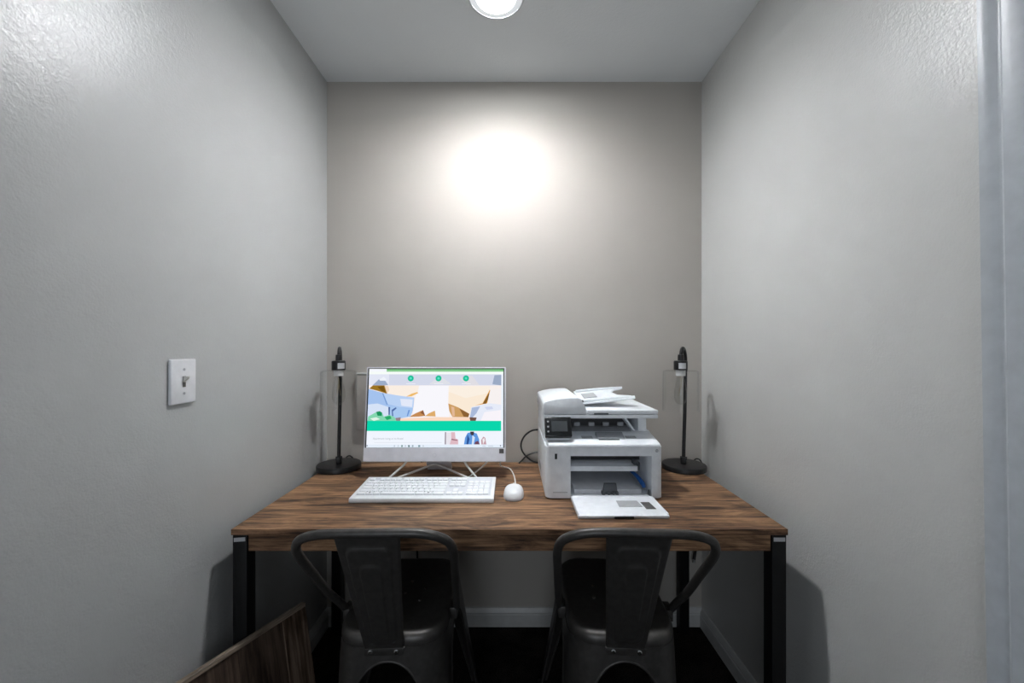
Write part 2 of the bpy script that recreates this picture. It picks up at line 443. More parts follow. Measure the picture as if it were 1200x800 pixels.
def make_chair(label):
    t = thing('metal_chair', label, 'chair', (0, 0, 0), 0, 'metal chairs at the desk')
    g = M['gunmetal']
    # seat: slightly dished pan with a rolled edge
    b = bm_new()
    ring = resample(outline(), 96)
    rings = []
    prof = [(1.000, SH - 0.032), (1.004, SH - 0.022), (0.996, SH - 0.012), (0.975, SH - 0.004), (0.94, SH), (0.88, SH - 0.001), (0.75, SH - 0.006), (0.5, SH - 0.009), (0.25, SH - 0.010)]
    for s, z in prof: rings.append([b.verts.new((p.x * s, p.y * s, z)) for p in ring])
    for a_, c_ in zip(rings, rings[1:]):
        for k in range(96): b.faces.new([a_[k], a_[(k + 1) % 96], c_[(k + 1) % 96], c_[k]])
    b.faces.new(rings[-1])
    low = [b.verts.new((p.x * 0.985, p.y * 0.985, SH - 0.032)) for p in ring]
    lo2 = [b.verts.new((p.x * 0.93, p.y * 0.93, SH - 0.014)) for p in ring]
    for k in range(96):
        b.faces.new([low[k], low[(k + 1) % 96], rings[0][(k + 1) % 96], rings[0][k]])
        b.faces.new([lo2[k], lo2[(k + 1) % 96], low[(k + 1) % 96], low[k]])
    b.faces.new(list(reversed(lo2)))
    seat = obj('seat', b, g, t, world=False, sharp=60)
    for k in range(7):
        x, y = (0, 0) if k == 0 else (0.063 * math.cos(R(24 + 60 * (k - 1))), 0.063 * math.sin(R(24 + 60 * (k - 1))))
        b = bm_new(); add_lathe(b, [(0.0045, 0), (0.0045, 0.0015), (0.0030, 0.0028), (0.0018, 0.0028), (0.0016, 0.0005)], 12, (x, y, SH - 0.0095))
        obj('drain_eyelet', b, M['chrome'], seat, world=False)
    # legs: tapering folded sheet wrapping each corner, meeting in arches under the seat
    def flare(p, dz):
        front = min(1, max(0, (p.y + 0.198) / 0.40))
        return (p.x * (1 + dz * (0.05 + 1.15 * front)), p.y * (1 + dz * 0.50))
    ztop, zarch, A0, BH = SH - 0.030, SH - 0.066, 0.092, 0.115
    corners = [(0.14, 0.18), (-0.14, 0.18), (-0.14, -0.173), (0.14, -0.173)]
    mids = [arc_of((0, 0.205)), arc_of((-0.150, 0)), arc_of((0, -0.198)), arc_of((0.150, 0))]
    for q in range(4):
        # corner q lies between mids[q-1] and mids[q]  (counter-clockwise list)
        m0, m1 = mids[(q - 1) % 4], mids[q]
        if m1 < m0: m1 += PL
        half0 = (m1 - m0) / 2; mid = (m0 + m1) / 2
        rows = []
        zs = [ztop, (ztop + zarch) / 2] + [zarch - BH * (1 - math.cos(R(k))) if False else zarch - BH * (k / 12) ** 2 for k in range(0, 13)]
        z0 = zs[-1]
        zs += [z0 + (0.006 - z0) * k / 8 for k in range(1, 9)]
        edge = [[], []]
        for z in zs:
            if z >= zarch: A = 0
            elif z >= zarch - BH: A = A0 * math.sqrt(max(0, 1 - ((z - (zarch - BH)) / BH) ** 2))
            else: A = A0 + (half0 - 0.026 - A0) * (zarch - BH - z) / (zarch - BH)
            dz = max(0, ztop - z)
            row = []
            for k in range(15):
                s = m0 + A + (2 * half0 - 2 * A) * k / 14
                p = out_pt(s); row.append(Vector(flare(p, dz) + (z,)))
            rows.append(row)
            if z <= zarch: edge[0].append(row[0]); edge[1].append(row[-1])
        b = bm_new(); add_thick(b, rows, 0.002)
        add_tube(b, edge[0], 0.0042, 8); add_tube(b, edge[1], 0.0042, 8)      # rolled lip along the arch
        leg = obj('leg', b, g, t, world=False, sharp=50)
        px_, py_ = flare(out_pt(mid), ztop); b = bm_new(); add_box(b, px_ - 0.013, px_ + 0.013, py_ - 0.013, py_ + 0.013, 0, 0.02, 0.004)
        obj('foot', b, M['black_metal'], leg, world=False)
    # back rail: one bent tube from the seat sides up and round behind
    zr, yr, xr = 0.822, -0.352, 0.187
    zt, yt, xt = 0.462, -0.055, 0.166
    half = [(0.0, yr, zr), (0.08, yr, zr), (0.122, yr + 0.003, zr - 0.004), (0.156, yr + 0.012, zr - 0.016), (0.178, yr + 0.030, zr - 0.038), (0.186, yr + 0.055, zr - 0.075),
            (0.181, -0.2275, 0.660), (0.1755, -0.1580, 0.574), (0.171, -0.1000, 0.513), (xt, yt, zt)]
    path = [(-x, y, z) for x, y, z in reversed(half[1:])] + half
    b = bm_new(); add_tube(b, path, 0.0108, 14, smooth=6)
    rail = obj('back_rail', b, g, t, world=False, sharp=60)
    for s in (-1, 1):
        b = bm_new(); add_box(b, s * 0.157 - 0.012, s * 0.157 + 0.012, yt - 0.016, yt + 0.030, SH - 0.046, SH - 0.012, 0.003)
        br = obj('side_bracket', b, g, t, world=False)
        b = bm_new(); add_tube(b, [(s * 0.168, yt + 0.018, SH - 0.025), (s * 0.172, yt + 0.018, SH - 0.025)], 0.006, 12); obj('bolt', b, M['chrome'], br, world=False)
    # splat: tapering pressed panel between the rail and the rear of the seat
    top = Vector((0, yr + 0.004, zr - 0.006)); bot = Vector((0, -0.206, SH - 0.030))
    nrm = (top - bot).cross(Vector((1, 0, 0))).normalized()
    if nrm.y > 0: nrm = -nrm
    wt, wb = 0.077, 0.052
    def groove(u, v):
        # two pressed inverted-U grooves, as a height field
        x = abs(u)
        h = 0.0
        for k, (x0, vt, vb) in enumerate(((0.70, 0.90, 0.06), (0.36, 0.77, 0.12))):
            rx, rv = 0.26 - 0.06 * k, 0.07
            # signed distance to rounded rect in scaled space
            dx = max(0, x - (x0 - rx)) / rx; vc = max(0, v - (vt - rv)) / rv if v > 0.5 else max(0, (vb + rv) - v) / rv
            d = math.sqrt(dx * dx + vc * vc)
            h += (0.0042 if k == 0 else 0.0034) * max(0.0, min(1.0, (1.12 - d) / 0.24))
        return h
    b = bm_new(); nu, nv = 61, 91; grid = []
    for j in range(nv):
        v = j / (nv - 1); w = wb + (wt - wb) * v; c = bot.lerp(top, v)
        row = []
        for i in range(nu):
            u = -1 + 2 * i / (nu - 1)
            e = max(0, abs(u) - 0.93) / 0.07
            hgt = groove(u, v) - 0.006 * e * e
            row.append(Vector((w * u, 0, 0)) + c + nrm * (hgt + 0.010 * 0))
        grid.append(row)
    add_thick(b, grid, 0.0015)
    sp_ = obj('back_splat', b, g, t, world=False, sharp=50)
    for s in (-1, 1):
        p = bot + Vector((s * 0.034, -0.001, -0.006))
        b = bm_new(); add_tube(b, [p, p + Vector((0, -0.005, 0.001)), p + Vector((0, -0.0065, 0.001))], [0.0062, 0.0062, 0.004], 12)
        obj('bolt', b, M['chrome'], sp_, world=False)
    b = bm_new(); add_prism(b, [(-0.054, SH - 0.028), (0.054, SH - 0.028), (0.050, SH - 0.048), (-0.050, SH - 0.048)], 'y', -0.207, -0.196, 0.0015)
    obj('splat_tab', b, g, sp_, world=False)
    return t

def copy_tree(o, parent=None):
    c = o.copy(); COL.objects.link(c)
    if parent is not None: c.parent = parent
    for ch in list(o.children): copy_tree(ch, c)
    return c

chair = make_chair('gunmetal metal chair in front of the computer, left of the two chairs')
chair.location = (-0.335, 1.265, 0); chair.rotation_euler.z = R(1.5)
chair2 = copy_tree(chair)
next(c for c in chair.children if c.name.startswith('back_splat')).location.x -= 0.009
chair2.location = (0.312, 1.265, 0); chair2.rotation_euler.z = R(-3)
chair2['label'] = 'gunmetal metal chair in front of the printer, right of the two chairs'

# ------------------------------------------------------------------ leaning wooden panel (lower left)
e = Vector((-0.421, -0.907, 0)); nn = Vector((0.907, -0.421, 0))
A = Vector((-0.652, 1.265, 0.443))
lean = 0.20
down = (Vector((0, 0, -1)) + nn * lean).normalized(); fn = e.cross(down).normalized()
if fn.x < 0: fn = -fn
Lp = 0.375; Hp = 0.443 / (-down.z)
pan = thing('wooden_panel', 'dark weathered wooden panel leaning at the lower left beside the desk leg', 'wooden panel', (A.x, A.y, 0))
mat3 = Matrix((e, fn, -down)).transposed().to_4x4()      # local x along the board, y out, z up
def panel_part(name, s0, s1, h0, h1, t0, t1, mat, bev=0.0015, label=None):
    b = bm_new(); add_box(b, s0, s1, t0, t1, -h1, -h0, bev, 1)
    me_o = obj(name, b, mat, None, world=False, label=label)
    me_o.parent = pan
    me_o.matrix_local = Matrix.Translation(A - pan.location) @ mat3
    return me_o
panel_part('board', 0.0785, Lp, 0.012, Hp, -0.016, -0.004, M['old_wood_dark'])
panel_part('end_board', 0.0, 0.078, 0.012, Hp, -0.016, 0.0, M['old_wood'])
panel_part('top_strip', -0.001, Lp, 0.0, 0.0118, -0.018, 0.001, M['old_edge'], label='worn paler strip along the top edge')

# ------------------------------------------------------------------ all-in-one computer
PCX = -0.302
pc = thing('desktop_computer', 'white all-in-one computer with a lit screen on the desk', 'computer', (PCX, 1.60, DESK))
tilt = math.atan2(0.041, 0.366)
MW, MHt = 0.556, 0.3685
mloc = Matrix.Translation((PCX, 1.560, 0.802)) @ Matrix.Rotation(R(0.0), 4, 'Z') @ Matrix.Rotation(-tilt, 4, 'X')
# local: x across, z up along the panel, y back
def pc_part(name, bm, mat, parent=pc, **k):
    bm.transform(mloc); return obj(name, bm, mat, parent, **k)
hw = MW / 2
b = bm_new()
add_box(b, -hw, hw, 0.0, 0.014, 0, MHt, 0.003, 2)
add_box(b, -hw + 0.04, hw - 0.04, 0.012, 0.040, 0.02, MHt - 0.05, 0.012, 3)
pc_part('casing', b, M['monitor_white'])
CH = 0.053
b = bm_new(); add_box(b, -hw + 0.0065, hw - 0.0065, -0.0012, 0.001, CH, MHt - 0.0045, 0.0)
pc_part('bezel', b, M['bezel'])
b = bm_new(); add_box(b, -hw + 0.001, hw - 0.001, -0.0020, 0.001, 0.001, CH - 0.0005, 0.0008, 1)
chin = pc_part('chin', b, M['monitor_white'])
b = bm_new(); add_box(b, hw - 0.026, hw - 0.008, -0.0028, -0.0018, CH - 0.021, CH - 0.004)
pc_part('sticker', b, M['sticker_dark'], chin, label='small dark square sticker')
b = bm_new()
for k in range(24):
    a0, a1 = 2 * math.pi * k / 24, 2 * math.pi * (k + 1) / 24
    b.faces.new([b.verts.new((0.0075 * f * math.cos(a), -0.0022, 0.025 + 0.0075 * f * math.sin(a))) for a, f in ((a0, 1), (a1, 1), (a1, 0.86), (a0, 0.86))])
pc_part('logo_ring', b, M['key_gap'], chin)

# screen picture: flat coloured shapes on the lit panel
SX0, SX1, SZ0, SZ1 = -hw + 0.0115, hw - 0.0105, CH + 0.001, MHt - 0.0075
scr_mats = []; scr_idx = {}
def scr_col(c):
    if c not in scr_idx:
        scr_idx[c] = len(scr_mats); scr_mats.append(emit_mat('screen glow %d %d %d' % c, lin(*c), 1.0))
    return scr_idx[c]
sb_ = bm_new(); lvl = [0]
def px2uv(x, y):
    yt = (y - 48) / 617.0
    xl = 86 + (60 - 86) * yt; xr = 1148 + (1150 - 1148) * yt
    return (x - xl) / (xr - xl), min(1, max(0, yt))
def scr_poly(pts, c, uv=False):
    lvl[0] += 1
    vs = []
    for p in pts:
        u, v = p if uv else px2uv(*p)
        u = min(1, max(0, u))
        vs.append(sb_.verts.new((SX0 + (SX1 - SX0) * u, -0.0014 - 0.000012 * lvl[0], SZ1 - (SZ1 - SZ0) * v)))
    f = sb_.faces.new(vs); f.material_index = scr_col(c)
def scr_rect(u0, u1, v0, v1, c): scr_poly([(u0, v0), (u1, v0), (u1, v1), (u0, v1)], c, True)
def scr_disc(u, v, ru, c, n=20):
    asp = (SX1 - SX0) / (SZ1 - SZ0)
    scr_poly([(u + ru * math.cos(2 * math.pi * k / n), v + ru * asp * math.sin(2 * math.pi * k / n)) for k in range(n)], c, True)
scr_rect(0, 1, 0, 1, (236, 243, 254))
scr_rect(0.0, 0.985, 0.21, 0.665, (250, 240, 236))
scr_poly([(470, 180), (720, 180), (720, 430), (430, 430), (440, 330)], (248, 247, 252))
scr_poly([(225, 180), (480, 180), (470, 235), (380, 268), (230, 246)], (250, 238, 226))
scr_poly([(715, 185), (1045, 185), (1020, 300), (960, 350), (880, 402), (712, 325)], (250, 234, 214))
scr_poly([(715, 185), (1045, 185), (1030, 240), (850, 280), (715, 230)], (251, 240, 226))
scr_poly([(712, 322), (790, 352), (880, 403), (872, 430), (745, 428), (720, 380)], (205, 158, 100))
scr_poly([(800, 362), (880, 403), (872, 430), (835, 425)], (140, 98, 52))
scr_poly([(735, 345), (760, 352), (765, 420), (745, 425)], (226, 184, 150))
scr_poly([(925, 338), (985, 320), (1042, 212), (1048, 232), (1020, 322)], (222, 160, 74))
scr_poly([(985, 325), (1036, 235), (1040, 270), (1010, 325)], (130, 92, 40))
scr_poly([(1045, 215), (1135, 200), (1135, 335), (1020, 326)], (247, 241, 240))
scr_poly([(895, 352), (960, 335), (1040, 320), (1135, 332), (1135, 460), (930, 460), (882, 432)], (230, 235, 248))
scr_poly([(900, 355), (965, 345), (935, 400), (905, 432), (884, 430)], (170, 186, 218))
scr_poly([(1000, 350), (1060, 345), (1070, 365), (1020, 372)], (208, 214, 238))
scr_poly([(1000, 390), (1135, 372), (1135, 458), (970, 458)], (248, 244, 250))
scr_poly([(880, 430), (938, 432), (930, 460), (888, 460)], (112, 82, 70))
scr_poly([(328, 440), (620, 428), (882, 432), (884, 460), (328, 460)], (250, 218, 194))
scr_poly([(400, 428), (450, 400), (512, 374), (530, 420), (480, 425)], (196, 138, 84))
scr_poly([(526, 422), (560, 398), (606, 378), (612, 424)], (222, 172, 108))
scr_poly([(490, 395), (512, 374), (528, 418)], (140, 92, 62))
scr_poly([(378, 268), (420, 245), (466, 232), (474, 240), (420, 266)], (238, 186, 106))
scr_poly([(72, 208), (190, 238), (330, 262), (442, 276), (436, 345), (424, 400), (360, 380), (70, 345)], (164, 194, 238))
scr_poly([(190, 240), (440, 278), (432, 360), (330, 350), (225, 325)], (186, 210, 244))
scr_poly([(330, 285), (430, 290), (425, 350), (340, 340)], (226, 232, 248))
scr_poly([(186, 240), (196, 240), (232, 330), (222, 332)], (120, 155, 210))
scr_poly([(66, 330), (150, 322), (245, 352), (245, 458), (62, 458)], (214, 226, 246))
scr_poly([(238, 345), (330, 352), (432, 372), (412, 425), (330, 440), (245, 440)], (168, 200, 240))
scr_poly([(236, 350), (250, 350), (246, 430), (238, 425)], (70, 96, 150))
scr_poly([(262, 372), (296, 352), (302, 360), (272, 386), (276, 420), (266, 424)], (84, 112, 168))
scr_poly([(396, 372), (408, 374), (392, 420), (382, 424)], (110, 150, 215))
scr_poly([(75, 425), (120, 400), (150, 385), (185, 392), (200, 425), (245, 412), (285, 428), (300, 458), (70, 458)], (132, 214, 176))
scr_poly([(140, 388), (168, 382), (186, 394), (184, 420), (150, 418)], (26, 146, 92))
scr_poly([(205, 428), (250, 418), (262, 440), (225, 452)], (40, 168, 104))
scr_poly([(90, 440), (140, 430), (170, 445), (120, 458)], (226, 244, 232))
scr_poly([(290, 436), (335, 430), (330, 458), (300, 458)], (150, 130, 140))
scr_poly([(84, 205), (118, 176), (212, 176), (226, 246), (150, 222)], (156, 116, 36))
scr_poly([(150, 190), (200, 184), (215, 236), (180, 222)], (120, 84, 22))
scr_poly([(205, 178), (236, 186), (244, 215), (226, 246)], (240, 214, 190))
# header band over the picture
scr_rect(0.0, 0.985, 0.068, 0.212, (212, 217, 234))
scr_rect(0.0, 0.15, 0.068, 0.212, (226, 230, 244))
scr_poly([(112, 178), (160, 132), (205, 132), (236, 178)], (156, 172, 200))
scr_poly([(165, 132), (200, 110), (222, 130), (215, 142), (170, 142)], (238, 242, 250))
scr_poly([(640, 100), (740, 170), (690, 172), (560, 172)], (222, 224, 232))
scr_poly([(900, 100), (960, 178), (860, 178), (800, 120)], (224, 222, 228))
scr_poly([(1078, 98), (1134, 96), (1134, 180), (1062, 170)], (156, 170, 196))
scr_rect(0.0, 1.0, 0.032, 0.070, (246, 252, 248))
scr_rect(0.13, 1.0, 0.0, 0.036, (134, 198, 142))
scr_rect(0.13, 1.0, 0.0, 0.010, (84, 150, 92))
scr_rect(0.0, 0.13, 0.0, 0.036, (244, 246, 252))
for u in (0.311, 0.518, 0.7225):
    scr_disc(u, 0.122, 0.0225, (22, 190, 152))
    scr_disc(u, 0.122, 0.0090, (96, 226, 198))
    scr_rect(u - 0.032, u + 0.036, 0.188, 0.196, (238, 241, 248))
scr_rect(0.985, 1.0, 0.07, 0.94, (238, 244, 252))
scr_rect(0.0, 0.985, 0.664, 0.792, (10, 214, 172))
scr_rect(0.0, 0.985, 0.792, 0.962, (240, 245, 254))
scr_rect(0.058, 0.55, 0.935, 0.9385, (206, 212, 222))
scr_poly([(686, 545), (696, 545), (696, 640), (684, 640)], (160, 150, 162))
scr_poly([(696, 548), (735, 548), (730, 640), (700, 640)], (232, 228, 236))
scr_poly([(735, 546), (766, 546), (770, 594), (792, 602), (792, 640), (724, 640), (736, 600)], (222, 186, 196))
scr_poly([(738, 596), (786, 606), (786, 612), (738, 606)], (150, 100, 112))
scr_poly([(838, 640), (846, 590), (866, 552), (900, 544), (940, 556), (958, 600), (962, 640)], (98, 152, 222))
scr_poly([(866, 560), (882, 600), (872, 640), (858, 640)], (46, 84, 150))
scr_poly([(905, 570), (925, 585), (915, 640), (900, 640)], (214, 228, 246))
scr_poly([(888, 541), (918, 541), (916, 566), (900, 572), (888, 560)], (66, 60, 70))
scr_poly([(926, 622), (950, 612), (964, 640), (922, 640)], (112, 72, 92))
scr_poly([(974, 606), (992, 580), (1008, 590), (1016, 640), (976, 640)], (196, 158, 168))
scr_poly([(985, 600), (1000, 590), (1004, 612), (990, 640)], (240, 236, 240))
scr_rect(0.0, 1.0, 0.962, 1.0, (228, 238, 250))
for x, w, c in ((285, 10, (190, 202, 216)), (315, 8, (200, 210, 222)), (345, 13, (120, 150, 150)), (372, 9, (190, 200, 214)), (400, 14, (96, 124, 128)), (430, 13, (150, 168, 180)), (482, 16, (120, 150, 160)), (514, 10, (196, 206, 218))):
    u, _ = px2uv(x, 650); scr_rect(u - w / 2200, u + w / 2200, 0.968, 0.992, c)
for x in (66, 1128):
    u, _ = px2uv(x, 650); scr_rect(max(0, u - 0.003), u + 0.004, 0.968, 0.984, (90, 96, 110))
for x0, x1 in ((985, 1010), (1030, 1070)):
    scr_rect(px2uv(x0, 650)[0], px2uv(x1, 650)[0], 0.975, 0.986, (200, 208, 222))
sb_.transform(mloc)
screen = obj('screen', sb_, scr_mats, pc, sharp=0, recalc=False, label='lit screen showing a web page')

def text_mesh(name, body, size, mat, mw, parent, align='LEFT'):
    cu = bpy.data.curves.new(name + '_curve', 'FONT'); cu.body = body; cu.size = size; cu.align_x = align
    tmp = bpy.data.objects.new(name + '_tmp', cu); COL.objects.link(tmp)
    dg = bpy.context.evaluated_depsgraph_get(); me = bpy.data.meshes.new_from_object(tmp.evaluated_get(dg))
    bpy.data.objects.remove(tmp); bpy.data.curves.remove(cu)
    me.name = name; me.materials.clear(); me.materials.append(mat)
    me.transform(mw); me.transform(Matrix.Translation(-world_off(parent)))
    o = bpy.data.objects.new(name, me); COL.objects.link(o); o.parent = parent
    return o
M['text'] = emit_mat('screen text grey', lin(168, 176, 184), 1.0)
u0, v0 = px2uv(113, 602)
text_mesh('headline', 'Apartment living at its finest!', 0.0103, M['text'],
          mloc @ Matrix.Translation((SX0 + (SX1 - SX0) * u0, -0.0028, SZ1 - (SZ1 - SZ0) * v0)) @ Matrix.Rotation(R(90), 4, 'X'), screen)

# stand: white rods splaying from under the casing and a low V bar, plus a rear foot
b = bm_new()
zf = DESK + 0.0045
bl = lambda x, y: (x, y, zf)
add_tube(b, [(-0.405, 1.592, 0.812), (-0.425, 1.572, 0.785), bl(-0.477, 1.532), bl(-0.490, 1.515)], 0.0042, 10)
add_tube(b, [(-0.198, 1.592, 0.812), (-0.178, 1.572, 0.785), bl(-0.130, 1.532), bl(-0.116, 1.515)], 0.0042, 10)
add_tube(b, [bl(-0.490, 1.515), bl(-0.455, 1.530), (-0.330, 1.632, zf + 0.026), (-0.313, 1.640, zf + 0.028), (-0.296, 1.632, zf + 0.026), bl(-0.150, 1.530), bl(-0.116, 1.515)], 0.0042, 10)
obj('stand', b, M['cable_white'], pc)
b = bm_new(); add_prism(b, [(1.600, 0.830), (1.606, 0.905), (1.690, DESK + 0.006), (1.690, DESK + 0.0005), (1.672, DESK + 0.0005)], 'x', -0.352, -0.252, 0.002)
obj('rear_stand', b, M['monitor_white'], pc)

# ------------------------------------------------------------------ keyboard
KX0, KX1, KY0, KY1 = -0.533, -0.060, 1.309, 1.497
kb = thing('keyboard', 'white full-size keyboard on the desk in front of the computer', 'keyboard', ((KX0 + KX1) / 2, (KY0 + KY1) / 2, DESK))
kz = lambda y: DESK + 0.0165 + (y - KY0) / (KY1 - KY0) * 0.0105
b = bm_new()
add_prism(b, [(KY0, DESK + 0.001), (KY0 - 0.0015, DESK + 0.004), (KY0, kz(KY0) - 0.001), (KY0 + 0.004, kz(KY0 + 0.004)), (KY1 - 0.002, kz(KY1)), (KY1, kz(KY1) - 0.002), (KY1, DESK + 0.008), (KY1 - 0.03, DESK + 0.001)], 'x', KX0, KX1, 0.001, 1)
body = obj('body', b, M['white_plastic'], kb)
b = bm_new()
kk = [(KY0 + 0.024, kz(KY0 + 0.024) + 0.0004), (KY1 - 0.012, kz(KY1 - 0.012) + 0.0004), (KY1 - 0.012, kz(KY1 - 0.012) - 0.003), (KY0 + 0.024, kz(KY0 + 0.024) - 0.003)]
add_prism(b, kk, 'x', KX0 + 0.012, KX1 - 0.012); obj('key_deck', b, M['key_gap'], kb)
for x in (KX0 + 0.05, KX1 - 0.05):
    b = bm_new(); add_box(b, x - 0.02, x + 0.02, KY1 - 0.028, KY1 - 0.020, DESK + 0.0003, DESK + 0.010, 0.001, 1); obj('foot', b, M['white_plastic'], kb)
kslope = math.atan2(0.0105, KY1 - KY0)
U = (KX1 - KX0 - 0.028) / 22.9; RH = (KY1 - KY0 - 0.040) / 6.25
key_cache = {}
def key(ux, row, wu, hu=1.0, mark=False):
    x0 = KX0 + 0.014 + ux * U; yb = KY0 + 0.026 + row * RH + (RH * 0.22 if row == 5 else 0)
    w, h = wu * U - 0.0022, hu * RH - 0.0026
    kkey = (round(w, 5), round(h, 5))
    if kkey not in key_cache:
        b = bm_new(); add_box(b, -w / 2, w / 2, -h / 2, h / 2, 0, 0.0034, 0.0010, 2)
        bmesh.ops.recalc_face_normals(b, faces=list(b.faces))
        me = bpy.data.meshes.new('key'); b.to_mesh(me); b.free(); me.materials.append(M['key_plastic']); key_cache[kkey] = me
    o = bpy.data.objects.new('key', key_cache[kkey]); COL.objects.link(o); o.parent = kb
    cx, cy = x0 + wu * U / 2, yb + hu * RH / 2
    o.location = Vector((cx, cy, kz(cy) + 0.0002)) - kb.location; o.rotation_euler.x = kslope
    if mark:
        b = bm_new(); add_box(b, -0.0035, 0.0035, -0.0035, 0.0035, 0.0033, 0.0036)
        s = obj('symbol', b, M['key_mark'], o, world=False)
# function row
x = 0.0; key(0, 5, 1)
for g0 in (1.9, 6.3, 10.7):
    for k in range(4): key(g0 + k, 5, 1)
for k in range(3): key(15.3 + k, 5, 1)
def nav_num(row, kind):
    if kind in ('a', 'b'):
        for k in range(3): key(15.3 + k, row, 1)
    elif kind == 'up': key(16.3, row, 1)
    elif kind == 'arrows':
        for k in range(3): key(15.3 + k, row, 1)
for k in range(13): key(k, 4, 1)
key(13, 4, 2); nav_num(4, 'a'); [key(18.7 + k, 4, 1) for k in range(4)]
key(0, 3, 1.5); [key(1.5 + k, 3, 1) for k in range(12)]; key(13.5, 3, 1.5); nav_num(3, 'b'); [key(18.7 + k, 3, 1) for k in range(3)]; key(21.7, 2, 1, 2)
key(0, 2, 1.75); [key(1.75 + k, 2, 1) for k in range(11)]; key(12.75, 2, 2.25); [key(18.7 + k, 2, 1) for k in range(3)]
key(0, 1, 2.25); [key(2.25 + k, 1, 1) for k in range(10)]; key(12.25, 1, 2.75); nav_num(1, 'up'); [key(18.7 + k, 1, 1) for k in range(3)]; key(21.7, 0, 1, 2)
key(0, 0, 1.5); key(1.5, 0, 1.25, 1, True); key(2.75, 0, 1.25, 1, False); key(4.0, 0, 6.0); key(10.0, 0, 1.5, 1, False); key(11.5, 0, 1.5, 1, True); key(13.0, 0, 2.0, 1, False); nav_num(0, 'arrows'); key(18.7, 0, 2); key(20.7, 0, 1)

# ------------------------------------------------------------------ mouse
MX, MY = 0.006, 1.372
mouse = thing('computer_mouse', 'white computer mouse with a white cord right of the keyboard', 'mouse', (MX, MY, DESK))
rotm = Matrix.Translation((MX, MY, DESK)) @ Matrix.Rotation(R(-4), 4, 'Z')
def mouse_ring(z, k):
    n = 36; out = []
    for i in range(n):
        a = 2 * math.pi * i / n; ca, sa = math.cos(a), math.sin(a)
        f = lambda c: math.copysign(abs(c) ** 0.72, c)
        y = 0.052 * f(sa) * k; x = 0.0345 * f(ca) * k * (1 - 0.10 * (sa > 0) * sa)
        out.append((x, y, z))
    return out
def loft(bm, rings, cap0=True, cap1=True):
    V = [[bm.verts.new(p) for p in r] for r in rings]; n = len(V[0])
    for a, c in zip(V, V[1:]):
        for i in range(n): bm.faces.new([a[i], a[(i + 1) % n], c[(i + 1) % n], c[i]])
    if cap0: bm.faces.new(list(reversed(V[0])))
    if cap1: bm.faces.new(V[-1])
b = bm_new(); loft(b, [mouse_ring(0.0004, 0.93), mouse_ring(0.003, 0.985), mouse_ring(0.009, 1.0), mouse_ring(0.0092, 0.985)])
b.transform(rotm); obj('base', b, M['key_gap'], mouse)
b = bm_new(); rings = [mouse_ring(0.0092, 0.975)]
for k in range(1, 13):
    a = R(90 * k / 13); rings.append([(x, y, z - 0.0016 * (y / 0.05) ** 2 * 2) for x, y, z in mouse_ring(0.0095 + 0.027 * math.sin(a), 0.985 * math.cos(a) ** 0.55)])
loft(b, rings, False, True); b.transform(rotm); shell = obj('shell', b, M['white_plastic'], mouse, sharp=60)
b = bm_new(); add_tube(b, [rotm @ Vector((-0.004, 0.026, 0.0295)), rotm @ Vector((0.004, 0.026, 0.0295))], 0.0075, 20); obj('scroll_wheel', b, M['key_gap'], mouse)
b = bm_new(); add_tube(b, [(MX + 0.004, MY + 0.05, DESK + 0.008), (0.013, 1.46, DESK + 0.004), (0.010, 1.56, DESK + 0.003), (0.000, 1.64, DESK + 0.003), (-0.012, 1.682, DESK + 0.003), (-0.034, 1.702, DESK + 0.003), (-0.050, 1.700, DESK + 0.012), (-0.044, 1.665, DESK + 0.05), (-0.035, 1.63, DESK + 0.085)], 0.0026, 8, smooth=6)
obj('cord', b, M['cable_white'], mouse)

# keyboard cord crossing behind the stand
b = bm_new(); add_tube(b, [(-0.195, KY1 - 0.004, DESK + 0.018), (-0.184, 1.530, DESK + 0.007), (-0.165, 1.560, DESK + 0.008), (-0.128, 1.594, DESK + 0.028), (-0.092, 1.620, DESK + 0.055), (-0.075, 1.635, DESK + 0.075)], 0.0026, 8, smooth=6)
obj('cord', b, M['cable_white'], kb)

# ------------------------------------------------------------------ printer
PX0, PX1, PY0, PY1 = 0.113, 0.507, 1.344, 1.735
pr = thing('printer', 'white multifunction laser printer with an open paper tray on the desk', 'printer', ((PX0 + PX1) / 2, (PY0 + PY1) / 2, DESK))
W, G, D = M['printer_white'], M['printer_grey'], M['printer_dark']
OX0, OX1, OZ1 = 0.1965, 0.468, 0.882
z0, zb = DESK + 0.004, 0.918
b = bm_new()
# front left and right columns, header, bottom, side walls, back
def rounded_col(x0, x1, left):
    r = 0.022
    if left: poly = [(x0 + r * (1 - math.cos(R(a))), PY0 + r * (1 - math.sin(R(a)))) for a in range(0, 91, 15)] + [(x1, PY0), (x1, PY1), (x0, PY1)]
    else: poly = [(x0, PY0)] + [(x1 - r * (1 - math.cos(R(a))), PY0 + r * (1 - math.sin(R(a)))) for a in range(90, -1, -15)] + [(x1, PY1), (x0, PY1)]
    add_prism(b, poly, 'z', z0, zb - 0.006)
rounded_col(PX0, OX0, True); rounded_col(OX1, PX1, False)
add_box(b, OX0 - 0.001, OX1 + 0.001, PY0, PY1, OZ1, zb - 0.006)
add_box(b, OX0 - 0.001, OX1 + 0.001, PY0 + 0.012, PY1, z0, z0 + 0.008)
add_box(b, OX0 - 0.001, OX1 + 0.001, PY1 - 0.10, PY1, z0, OZ1)
obj('body', b, W, pr)
# feet
for x in (PX0 + 0.04, PX1 - 0.04):
    for y in (PY0 + 0.04, PY1 - 0.04):
        b = bm_new(); add_lathe(b, [(0.010, 0), (0.011, 0.005)], 16, (x, y, DESK)); obj('foot', b, D, pr)
